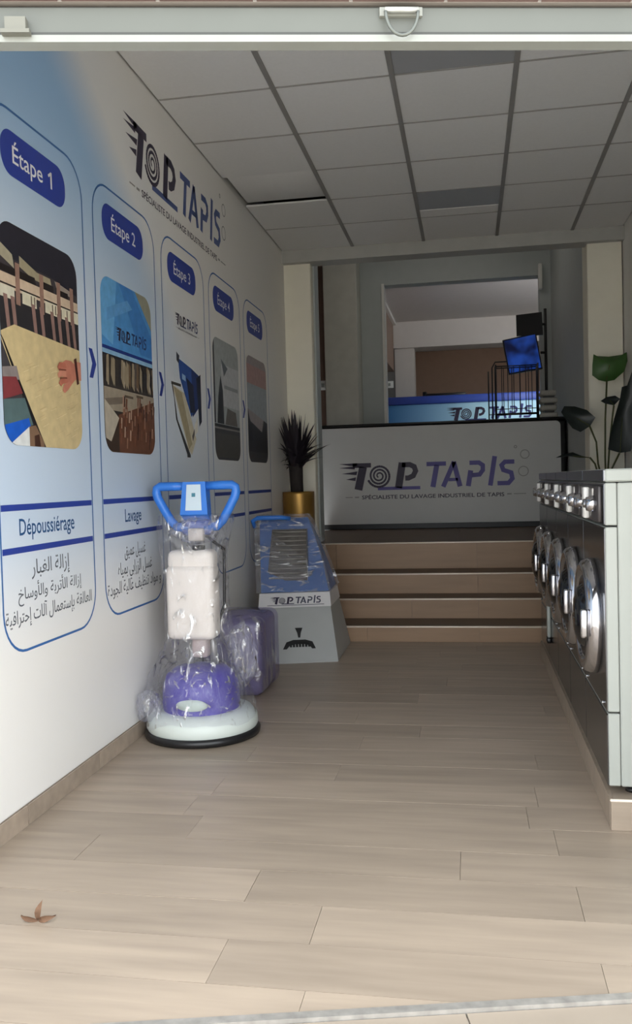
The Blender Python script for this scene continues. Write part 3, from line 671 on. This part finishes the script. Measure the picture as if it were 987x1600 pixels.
# ---------------------------------------------------------------- blue counter in the far room
def blue_panel():
    m = bpy.data.materials.new('blue_panel_print'); m.use_nodes = True; N = m.node_tree.nodes; L = m.node_tree.links; b = N['Principled BSDF']; b.inputs['Roughness'].default_value = .4
    tc = N.new('ShaderNodeTexCoord'); s_ = N.new('ShaderNodeSeparateXYZ'); L.new(tc.outputs['Object'], s_.inputs[0])
    mr = N.new('ShaderNodeMapRange'); mr.inputs[1].default_value = -1.3; mr.inputs[2].default_value = .2; L.new(s_.outputs['X'], mr.inputs[0])
    mx = N.new('ShaderNodeMix'); mx.data_type = 'RGBA'; L.new(mr.outputs[0], mx.inputs[0]); mx.inputs[6].default_value = (*lin((12, 130, 215)), 1); mx.inputs[7].default_value = (*lin((176, 218, 236)), 1)
    L.new(mx.outputs[2], b.inputs['Base Color']); return m
bc = thing('blue_counter', (-.1, 13.3, 1.1), 'long light blue counter with dark lettering in the far room', 'counter')
MB().rbox(-1.24, 1.3, 13.0, 13.6, 1.1, 2.27, .01, 1).build('front_panel', blue_panel(), bc)
MB().rbox(-1.245, 1.32, 12.97, 13.64, 2.27, 2.385, .01, 1).build('top_band', mat('blue_band', (58, 84, 176), .4), bc)
logo(Frame((0, 12.998, 0), (1, 0, 0), (0, 0, 1)), -.31, 2.02, 1.22, bc, .002, INK, mat('far_ink', (52, 60, 120), .5), INKG, small=False, bubbles=False)
o = MB().rbox(-.62, -.02, 13.2, 13.4, 2.386, 2.44, .01, 1).build('printer', BLACK); tag(o, 'low black flat device lying on the far blue counter', 'device')
MB().rbox(-.66, -.60, 13.22, 13.38, 2.386, 2.47, .006, 1).build('stand', BLACK, o)

# white wall boxes
for (x, y, z), lb in (((-1.80, 10.955, 2.385), 'small white wall box on the brown strip left of the grey column'), ((-1.345, 15.405, 2.84), 'small white box in the far room left of the pale pillar')):
    o = MB().rbox(x - .07, x + .07, y, y + .014, z - .06, z + .06, .004, 1).build('wall_box', mat('white_box_plastic', (245, 245, 242), .4)); tag(o, lb, 'wall box')
    MB().rbox(x - .02, x + .02, y - .006, y + .001, z - .025, z + .025, .002, 1).build('cover', ENAMEL, o)

# ---------------------------------------------------------------- roller shutter edge over the entrance
sh = thing('roller_shutter', (FP.x, FP.y, H0), 'pale grey-green roller shutter pulled up, its bottom rail across the entrance', 'shutter')
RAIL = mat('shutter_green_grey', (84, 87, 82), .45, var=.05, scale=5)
LIPM = mat('shutter_lip', (134, 137, 132), .4, metal=.1)
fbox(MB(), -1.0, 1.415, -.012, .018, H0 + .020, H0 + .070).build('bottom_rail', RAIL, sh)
fbox(MB(), -1.0, 1.415, -.0135, .014, H0 + .0148, H0 + .0200).build('groove', mat('dark_groove', (60, 62, 60), .7), sh)
fbox(MB(), -1.0, 1.415, -.014, .024, H0, H0 + .0145).build('bottom_lip', LIPM, sh)
fbox(MB(), -1.0, 1.415, -.006, .014, H0 + .071, H0 + .075).build('groove', MATS['dark_groove'], sh)
def fpt(s, d, z): q = FP + FD * s + n2 * d; return (q.x, q.y, z)
s0 = .505
hd = MB().tube([fpt(s0 - .035, -.028, H0 + .058), fpt(s0 + .035, -.028, H0 + .058)], .006).build('ring_pin', mat('pin_steel', (170, 172, 168), .35, metal=.5), sh)
fbox(MB(), s0 - .045, s0 + .045, -.020, -.012, H0 + .050, H0 + .068).build('ring_bracket', mat('bracket_grey', (126, 128, 122), .5), sh)
arc = [fpt(s0 + .034 * math.cos(a), -.030, H0 + .055 + .050 * math.sin(a)) for a in [math.radians(180 + 180 * i / 14) for i in range(15)]]
MB().tube(arc, .0035).build('pull_ring', mat('dull_steel', (96, 100, 96), .4, metal=.5), sh)
lx = -.29
fbox(MB(), lx - .02, lx + .022, -.030, -.012, H0 + .016, H0 + .044).build('latch', mat('latch_grey', (104, 104, 96), .5, metal=.2), sh)
fbox(MB(), lx - .028, lx + .03, -.034, -.016, H0 + .010, H0 + .018).build('latch_plate', MATS['latch_grey'], sh)

# ---------------------------------------------------------------- rotary floor scrubber in clear film
BX, BY = -1.262, 3.93
ps = thing('floor_scrubber', (BX, BY, 0), 'upright rotary floor scrubber with blue handle and white tank, wrapped in clear film', 'floor scrubber')
BLUEP = mat('blue_handle_plastic', (56, 126, 220), .35, var=.05)
PURP = mat('violet_motor_cover', (74, 62, 168), .35, var=.06)
PALE = mat('pale_housing', (214, 222, 216), .4, var=.03)
TANK = mat('white_tank', (240, 232, 222), .45, var=.02, scale=4)
MB().lathe([(.235, 0.0), (.268, .004), (.272, .022), (.262, .036), (.23, .04)], (BX, BY, 0), seg=48, capb=True).build('bumper', RUBBER, ps)
MB().lathe([(.255, .036), (.262, .05), (.258, .085), (.235, .115), (.18, .128), (.05, .13)], (BX, BY, 0), seg=48, capt=True).build('brush_housing', PALE, ps)
mc = MB().lathe([(.178, .12), (.182, .16), (.178, .235), (.16, .285), (.12, .315), (.05, .325), (.001, .326)], (BX, BY - .01, 0), seg=40).build('motor_cover', PURP, ps)
lb = MB(); 
lb.lathe([(.075, 0), (.072, .006), (.001, .008)], (BX + .01, BY - .187, .175), (0, -1, .12), 24, sx=1, sy=.36, capb=True); lb.build('oval_label', mat('label_pale', (206, 220, 206), .4), mc)
# yoke, pole and bracket
MB().tube([(BX - .06, BY + .02, .29), (BX - .05, BY + .04, .42), (BX - .015, BY + .05, .50)], .018).build('yoke', mat('grey_metal', (150, 148, 146), .35, metal=.5), ps)
MB().tube([(BX + .06, BY + .02, .29), (BX + .05, BY + .04, .42), (BX + .015, BY + .05, .50)], .018).build('yoke', MATS['grey_metal'], ps)
MB().rbox(BX - .035, BX + .04, BY - .03, BY + .06, .36, .45, .012, 2).build('bracket', mat('pinkish_bracket', (188, 172, 168), .5), ps)
HX = BX - .018
MB().tube([(BX, BY + .06, .40), (HX, BY + .085, .98)], .024, 14).build('pole', mat('white_pole', (206, 206, 204), .35), ps)
# tank with a recessed upper part
tk = MB().rbox(HX - .118, HX + .112, BY - .085, BY + .045, .452, .80, .03, 4).build('tank', TANK, ps)
MB().rbox(HX - .112, HX + .108, BY - .072, BY + .045, .77, .868, .03, 4).build('tank_shoulder', TANK, tk)
MB().lathe([(.03, 0), (.03, .02), (.001, .022)], (HX + .03, BY - .02, .866), seg=16).build('tank_cap', BLACK, tk)
# handle: centre control box and two triangular loops
hy = BY + .06
cb = MB(); cb.add([(HX - .055, hy - .03, 1.185), (HX + .055, hy - .03, 1.185), (HX + .068, hy - .045, 1.03), (HX - .068, hy - .045, 1.03), (HX - .055, hy + .04, 1.185), (HX + .055, hy + .04, 1.185), (HX + .062, hy + .04, .985), (HX - .062, hy + .04, .985)],
                  [(0, 3, 2, 1), (4, 5, 6, 7), (0, 1, 5, 4), (1, 2, 6, 5), (2, 3, 7, 6), (3, 0, 4, 7)])
cbo = cb.build('control_box', BLUEP, ps)
lf = Frame((HX, hy - .0325, 1.16), (1, 0, 0), (0, -.096, -1)); 
m = MB(); q = [(-.034, -.012), (.034, -.012), (.040, .110), (-.040, .110)]
m.add([(HX + a_, hy - .0325 - .0968 * (b_ + .025) - .0015, 1.16 - b_) for a_, b_ in q], [(0, 3, 2, 1)]); m.build('label', mat('pale_label', (206, 222, 232), .4), cbo)
m = MB(); m.add([(HX + a_, hy - .0325 - .0968 * (b_ + .025) - .0025, 1.16 - b_) for a_, b_ in [(-.009, .028), (.009, .028), (.009, .046), (-.009, .046)]], [(0, 3, 2, 1)]); m.build('label_mark', mat('label_teal', (70, 130, 150), .4), cbo)
for sgn in (-1, 1):
    pts = [(HX + sgn * .05, hy, 1.165), (HX + sgn * .12, hy, 1.166), (HX + sgn * .178, hy, 1.166), (HX + sgn * .194, hy, 1.156), (HX + sgn * .197, hy, 1.135), (HX + sgn * .19, hy, 1.11), (HX + sgn * .160, hy, 1.055), (HX + sgn * .128, hy, 1.0), (HX + sgn * .10, hy, .972), (HX + sgn * .04, hy, .965)]
    MB().tube(pts, [.02] + [.0215] * 8 + [.022], 12).build('handle_grip', BLUEP, ps)
MB().rbox(HX - .075, HX + .075, hy - .02, hy + .035, .93, 1.0, .02, 3).build('handle_hub', mat('blue_violet_plastic', (70, 96, 176), .4), ps)
MB().rbox(HX - .03, HX + .045, hy - .055, hy - .02, .905, .965, .008, 2).build('plug', mat('cream_plug', (232, 222, 208), .5), ps)
# power cable down the right side
MB().tube([(HX + .03, hy + .02, .93), (HX + .12, hy + .03, .86), (HX + .128, hy + .0, .76), (HX + .12, hy + .01, .60), (HX + .07, hy + .02, .44)], .008).build('cable', BLACK, ps)
# clear film
FILM = film_mat('clear_film', base=.04, peak=.85, haze=.05, hazecol=(.75, .75, .80), scale=17, rough=.10, lo=.57, hi=.68)
rw = random.Random(11); ph = [rw.uniform(0, 6.28) for _ in range(8)]
def wob(a, z):
    return 1 + .05 * math.sin(3 * a + ph[0] + 9 * z) + .035 * math.sin(7 * a + ph[1] + 21 * z) + .022 * math.sin(13 * a + ph[2] - 34 * z) + .014 * math.sin(19 * a + 60 * z + ph[3])
prof = [(.262, .052), (.268, .10), (.262, .16), (.246, .22), (.222, .29), (.196, .35), (.172, .41), (.158, .46), (.152, .55), (.150, .65), (.150, .75), (.152, .83), (.158, .89), (.168, .95), (.176, 1.0), (.172, 1.03)]
pf = []
for (r0, z0), (r1, z1) in zip(prof, prof[1:]):
    for i in range(4): pf.append((r0 + (r1 - r0) * i / 4, z0 + (z1 - z0) * i / 4))
pf.append(prof[-1])
MB().lathe(pf, (BX - .008, BY - .005, 0), seg=96, sy=.92, wob=lambda a, z: 1 + (wob(a, z) - 1) * min(1, max(0, (z - .06) / .12))).build('film_wrap', FILM, ps)
# loose tail of film at the wall side and a bunched fold at the right
def crumple(cx, cy, cz, rx, ry, rz, seed, name, parent, material):
    R_ = random.Random(seed); p_ = [R_.uniform(0, 6.28) for _ in range(6)]; m = MB(); vs_, fs = [], []; nu, nv = 26, 16
    for j in range(nv + 1):
        t = math.pi * j / nv
        for i in range(nu):
            a = 2 * math.pi * i / nu; w = 1 + .16 * math.sin(3 * a + p_[0] + 3 * t) + .12 * math.sin(5 * a + p_[1] - 5 * t) + .08 * math.sin(9 * a + p_[2] + 8 * t)
            vs_.append((cx + rx * math.sin(t) * math.cos(a) * w, cy + ry * math.sin(t) * math.sin(a) * w, cz + rz * math.cos(t) * (.9 + .1 * w)))
    for j in range(nv):
        for i in range(nu): fs.append((j * nu + i, (j + 1) * nu + i, (j + 1) * nu + (i + 1) % nu, j * nu + (i + 1) % nu))
    m.add(vs_, fs, 0, True); return m.build(name, material, parent)
FILM2 = film_mat('bunched_film', base=.08, peak=.85, haze=.10, hazecol=(.7, .7, .82), scale=24, rough=.10, lo=.53, hi=.66)
crumple(HX, hy - .02, .952, .105, .062, .062, 15, 'film_fold', ps, FILM2)
FILM3 = film_mat('tight_film', base=.03, peak=.9, haze=.02, scale=26, rough=.12, lo=.56, hi=.66, stretch=(1, 1, .8))
MB().lathe([(.20, .13), (.205, .17), (.198, .24), (.178, .29), (.13, .33), (.06, .345)], (BX, BY - .01, 0), seg=64, wob=lambda a, z: 1 + .02 * math.sin(9 * a + 30 * z) + .012 * math.sin(23 * a - 50 * z)).build('film_layer', FILM3, ps)
crumple(BX - .215, BY - .13, .155, .055, .06, .075, 4, 'film_tail', ps, FILM2)
crumple(BX + .185, BY + .06, .36, .065, .07, .15, 8, 'film_fold', ps, FILM2)

# ---------------------------------------------------------------- bulky box in violet film behind the scrubber
VIO = mat('violet_wrap', (122, 116, 146), .22, var=.12, scale=5, bump=.5, spec=.6)
vb = thing('wrapped_box', (-1.30, 4.80, 0), 'low bulky box wrapped in shiny violet film behind the floor scrubber', 'box')
m = MB().rbox(-1.47, -1.135, 4.60, 5.02, 0, .425, .05, 5)
R_ = random.Random(5)
for v in m.v:
    if v.z > .03: v.x += .008 * math.sin(23 * v.z + 17 * v.y); v.y += .010 * math.sin(19 * v.x + 13 * v.z); v.x -= .05 * max(0, v.z - .25) * (1 if v.x < -1.3 else .4)
m.build('carton', VIO, vb)
MB().lathe([(.20, .40), (.17, .43), (.09, .45), (.001, .455)], (-1.31, 4.80, 0), seg=28, sx=.75, sy=1).build('bulge', VIO, vb)
m = MB().rbox(-1.482, -1.123, 4.588, 5.032, .004, .44, .05, 5); m.build('film_wrap', film_mat('violet_film', tint=(.90, .88, .97), base=.06, peak=.6, haze=.10, hazecol=(.42, .40, .62), scale=9, lo=.54, hi=.7), vb)

# ---------------------------------------------------------------- wedge shaped wrapped machine with a lettered strip
cm = thing('carpet_machine', (-1.15, 5.9, 0), 'blue and grey sloping carpet machine with a white lettered strip, by the steps', 'cleaning machine')
def wedge(rows, yb, name, material, parent, d=0.):
    m = MB(); vs_, fs = [], []
    for z, yf, xl, xr, tw in rows: vs_ += [(xl, yf - tw * .5 - d, z), (xr, yf + tw * .5 - d, z), (xr - .01, yb, z), (xl, yb, z)]
    for i in range(len(rows) - 1):
        a = i * 4
        for k in range(4): fs.append((a + k, a + (k + 1) % 4, a + 4 + (k + 1) % 4, a + 4 + k))
    e = (len(rows) - 1) * 4; fs += [(3, 2, 1, 0), (e, e + 1, e + 2, e + 3)]
    m.add(vs_, fs); return m.build(name, material, parent)
LG = mat('light_grey_panel', (176, 178, 176), .5, var=.03)
BLC = mat('blue_casing', (58, 108, 178), .35, var=.06)
wedge([(0, 5.50, -1.33, -.862, .117), (.012, 5.50, -1.33, -.860, .1175), (.335, 5.71, -1.395, -.935, .115)], 6.22, 'lower_panel', LG, cm)
wedge([(.335, 5.69, -1.40, -.928, .118), (.425, 5.75, -1.405, -.945, .115)], 6.22, 'lettered_strip', mat('white_strip', (226, 224, 224), .45), cm)
wedge([(.427, 5.775, -1.40, -.955, .11), (.60, 5.90, -1.43, -1.01, .10), (.78, 6.02, -1.46, -1.08, .09), (.88, 6.09, -1.475, -1.13, .08), (.915, 6.13, -1.47, -1.15, .08)], 6.235, 'upper_casing', BLC, cm)
# lettering lies on the strip's sloping face
p0 = Vector((-1.40, 5.631, .335)); p1 = Vector((-.928, 5.749, .335)); p2 = Vector((-1.405, 5.6925, .425))
SF = Frame(p0, p1 - p0, p2 - p0 - (p1 - p0).normalized() * (p2 - p0).dot((p1 - p0).normalized()))
logo(SF, .08, .028, .34, cm, .003, INK, mat('strip_ink', (70, 72, 90), .5), INKG, small=False, bubbles=False)
flat(SF, [R4(.06, .44, .014, .018)], .003, 'strip_line', mat('strip_ink', (70, 72, 90), .5), cm)
# black emblem on the grey panel: a short stem over a broad arched bar
q0 = Vector((-1.33, 5.441, .012)); q1 = Vector((-.86, 5.559, .012)); q2 = Vector((-1.395, 5.6525, .335))
u_ = (q1 - q0).normalized(); GF = Frame(q0, u_, q2 - q0 - u_ * (q2 - q0).dot(u_))
em = [[(.215, .235), (.265, .235), (.252, .20), (.247, .165), (.233, .165), (.228, .20)]]
em += ring_polys([(.13, .085), (.155, .135), (.20, .15), (.28, .15), (.325, .135), (.345, .085)], [(.155, .085), (.175, .108), (.21, .118), (.27, .118), (.305, .108), (.32, .085)])[:5]
em += [[(.175 + .02 * i, .098), (.19 + .02 * i, .098), (.19 + .02 * i, .135), (.175 + .02 * i, .135)] for i in range(7)]
flat(GF, em, .004, 'emblem', BLACK, cm)
# ribbed grey grille under film on the blue face
gr = MB(); vs_ = []
gr.add([(-1.375, 5.80, .50), (-1.10, 5.83, .50), (-1.13, 6.00, .84), (-1.37, 5.975, .84), (-1.375, 5.85, .50), (-1.10, 5.88, .50), (-1.13, 6.05, .84), (-1.37, 6.02, .84)], [(0, 1, 2, 3), (4, 7, 6, 5), (0, 4, 5, 1), (1, 5, 6, 2), (2, 6, 7, 3), (3, 7, 4, 0)])
gr = gr.build('grille', mat('grille_grey', (104, 100, 96), .4, metal=.3, var=.2, scale=30), cm)
for i in range(11):
    t = .05 + .09 * i; z = .50 + .34 * t; y_ = 5.80 + .175 * t; MB().tube([(-1.36, y_ - .006, z), (-1.11 - .02 * t, y_ + .022, z)], .006, 6).build('slat', mat('slat_grey', (150, 146, 140), .35, metal=.4), gr)
# carrying handle at the top left
MB().tube([(-1.50, 6.0, .86), (-1.505, 5.97, .905), (-1.47, 5.96, .925), (-1.30, 5.98, .925), (-1.25, 6.02, .915)], .016, 10).build('handle', BLUEP, cm)
wedge([(.43, 5.74, -1.425, -.935, .11), (.60, 5.85, -1.455, -.99, .10), (.78, 5.96, -1.485, -1.06, .09), (.90, 6.03, -1.495, -1.11, .08), (.94, 6.08, -1.49, -1.14, .08)], 6.25, 'film_wrap', film_mat('machine_film', base=.05, peak=.7, haze=.10, scale=13, stretch=(.6, 1, 1.6), lo=.55, hi=.68), cm)

# ---------------------------------------------------------------- plants in gold pots
def pot(cx, cy, z, r, h, root):
    p_ = MB().lathe([(r * .93, 0), (r * .97, .02), (r, h - .02), (r, h), (r * .93, h), (r * .91, h - .05)], (cx, cy, z), seg=40, capb=True).build('pot', GOLD, root)
    MB().lathe([(r * .915, h - .05), (.001, h - .045)], (cx, cy, z), seg=24).build('soil', SOIL, p_)
DK = mat('dark_purple_leaf', (36, 30, 38), .45, var=.2, scale=6)
sp_ = thing('spiky_plant', (-1.405, 7.155, .418), 'dark spiky dracaena in a tall gold pot beside the left pillar', 'potted plant')
pot(-1.405, 7.155, .418, .132, .672, sp_)
MB().tube([(-1.415, 7.155, 1.04), (-1.42, 7.155, 1.18), (-1.423, 7.155, 1.36)], [.052, .055, .06], 14).build('trunk', mat('dark_trunk', (40, 34, 32), .8, var=.2, scale=20), sp_)
Rp = random.Random(21)
for i in range(95):
    az = 2.399 * i; el = math.radians(Rp.uniform(30, 88)); ln = Rp.uniform(.30, .46) * (1 if el > .9 else .85)
    b0 = Vector((-1.42 + .03 * math.cos(az), 7.155 + .03 * math.sin(az), 1.27 + .10 * Rp.random()))
    d = Vector((math.cos(az) * math.cos(el), math.sin(az) * math.cos(el), math.sin(el))); side = d.cross(Vector((0, 0, 1))).normalized()
    if b0.x + d.x * ln < -1.525: ln = max(.05, (b0.x + 1.525) / -d.x)
    if b0.y + d.y * ln > 7.48: ln *= .8
    m = MB(); vs_ = []
    for j in range(6):
        t = j / 5; w = .027 * (1 - t) ** .7 * (1 if t > .05 else .8) + .0008; c = b0 + d * ln * t + Vector((0, 0, -.10 * t * t * math.cos(el)))
        vs_ += [c - side * w, c + d.cross(side) * w * .35, c + side * w]
    fs = []
    for j in range(5):
        for k in range(2): fs.append((j * 3 + k, j * 3 + k + 1, j * 3 + k + 4, j * 3 + k + 3))
    m.add(vs_, fs, 0, True); m.build('leaf', DK, sp_)
gp = thing('leafy_plant', (1.06, 7.16, .418), 'large-leaved plant in a gold pot by the right pillar, behind the washing machines', 'potted plant')
pot(1.06, 7.16, .418, .132, .60, gp)
GRN = mat('mid_green_leaf', (56, 92, 40), .4, var=.15, scale=8)
DGR = mat('dark_green_leaf', (24, 34, 32), .4, var=.2, scale=8)
STEM = mat('stem_green', (74, 78, 40), .6)
def big_leaf(pts, y, curl, material, stem, root, ydir=0.):
    """leaf outlined in (x, z), cupped in y; pts run round the edge, the first is the stalk end"""
    cx = sum(p[0] for p in pts) / len(pts); cz = sum(p[1] for p in pts) / len(pts); n = len(pts); m = MB(); vs_ = [(cx, y, cz)]; fs = []
    for ring, f_ in ((1, .5), (2, 1.)):
        for px_, pz_ in pts:
            x = cx + (px_ - cx) * f_; z = cz + (pz_ - cz) * f_; vs_.append((x, y - curl * f_ * f_ + ydir * (x - cx), z))
    for i in range(n):
        j = (i + 1) % n; fs.append((0, 1 + i, 1 + j)); fs.append((1 + i, 1 + n + i, 1 + n + j, 1 + j))
    m.add(vs_, fs, 0, True); o = m.build('leaf', material, root)
    MB().tube([(1.06, 7.16, 1.0)] + stem + [(pts[0][0], y, pts[0][1])], .007, 8).build('stem', STEM, o)
    MB().tube([(pts[0][0], y - curl * .9 + ydir * (pts[0][0] - cx), pts[0][1]), (cx, y - .004, cz)], .004, 6).build('vein', STEM, o)
    return o
big_leaf([(1.075, 1.895), (1.02, 1.91), (.972, 1.95), (.975, 2.03), (.985, 2.115), (1.01, 2.10), (1.10, 2.09), (1.20, 2.10), (1.235, 2.118), (1.24, 2.05), (1.215, 1.97), (1.14, 1.905)], 7.15, -.05, GRN, [(1.055, 7.16, 1.3), (1.06, 7.155, 1.6)], gp)
big_leaf([(.935, 1.545), (.86, 1.50), (.80, 1.53), (.75, 1.60), (.715, 1.66), (.74, 1.705), (.82, 1.70), (.91, 1.67), (.975, 1.61)], 7.10, .04, DGR, [(1.0, 7.15, 1.25), (.985, 7.12, 1.42)], gp, .1)
big_leaf([(1.16, 1.33), (1.07, 1.36), (1.085, 1.46), (1.12, 1.60), (1.165, 1.75), (1.18, 1.84), (1.22, 1.85), (1.258, 1.96), (1.262, 1.70), (1.262, 1.45), (1.24, 1.34)], 7.14, .03, DGR, [(1.10, 7.16, 1.2)], gp)
big_leaf([(1.12, 1.70), (1.05, 1.715), (1.015, 1.735), (1.06, 1.765), (1.13, 1.775), (1.17, 1.75)], 7.12, .02, DGR, [(1.09, 7.16, 1.4), (1.11, 7.14, 1.6)], gp, .3)
big_leaf([(.93, 1.30), (.87, 1.315), (.80, 1.345), (.72, 1.33), (.665, 1.305), (.76, 1.315), (.86, 1.300)], 7.08, .01, DGR, [(1.0, 7.13, 1.15), (.97, 7.1, 1.25)], gp, .2)

# ---------------------------------------------------------------- dry leaf scrap on the floor
dl = thing('dry_leaf', (-1.175, 2.155, 0), 'small curled brown dry leaf lying on the pale floor near the entrance', 'leaf')
DRY = mat('dry_leaf_brown', (112, 84, 64), .8, var=.3, scale=60)
for (dx, dy, dz, w) in ((.008, .012, .050, .014), (.050, .004, .014, .014), (-.048, -.004, .012, .012)):
    m = MB(); vs_ = []; d = Vector((dx, dy, dz)); s_ = d.cross(Vector((0, 1, 0))).normalized()
    for j in range(6):
        t = j / 5; ww = w * math.sin(math.pi * min(1, .12 + .88 * t)) * .6 + .0006; c = Vector((-1.175, 2.155, .0015)) + d * t + Vector((0, -.012 * math.sin(math.pi * t), .004 * math.sin(math.pi * t)))
        vs_ += [c - s_ * ww, c + Vector((0, .004, .002)), c + s_ * ww]
    m.add(vs_, [f for j in range(5) for f in ((j * 3, j * 3 + 1, j * 3 + 4, j * 3 + 3), (j * 3 + 1, j * 3 + 2, j * 3 + 5, j * 3 + 4))], 0, True); m.build('blade', DRY, dl)
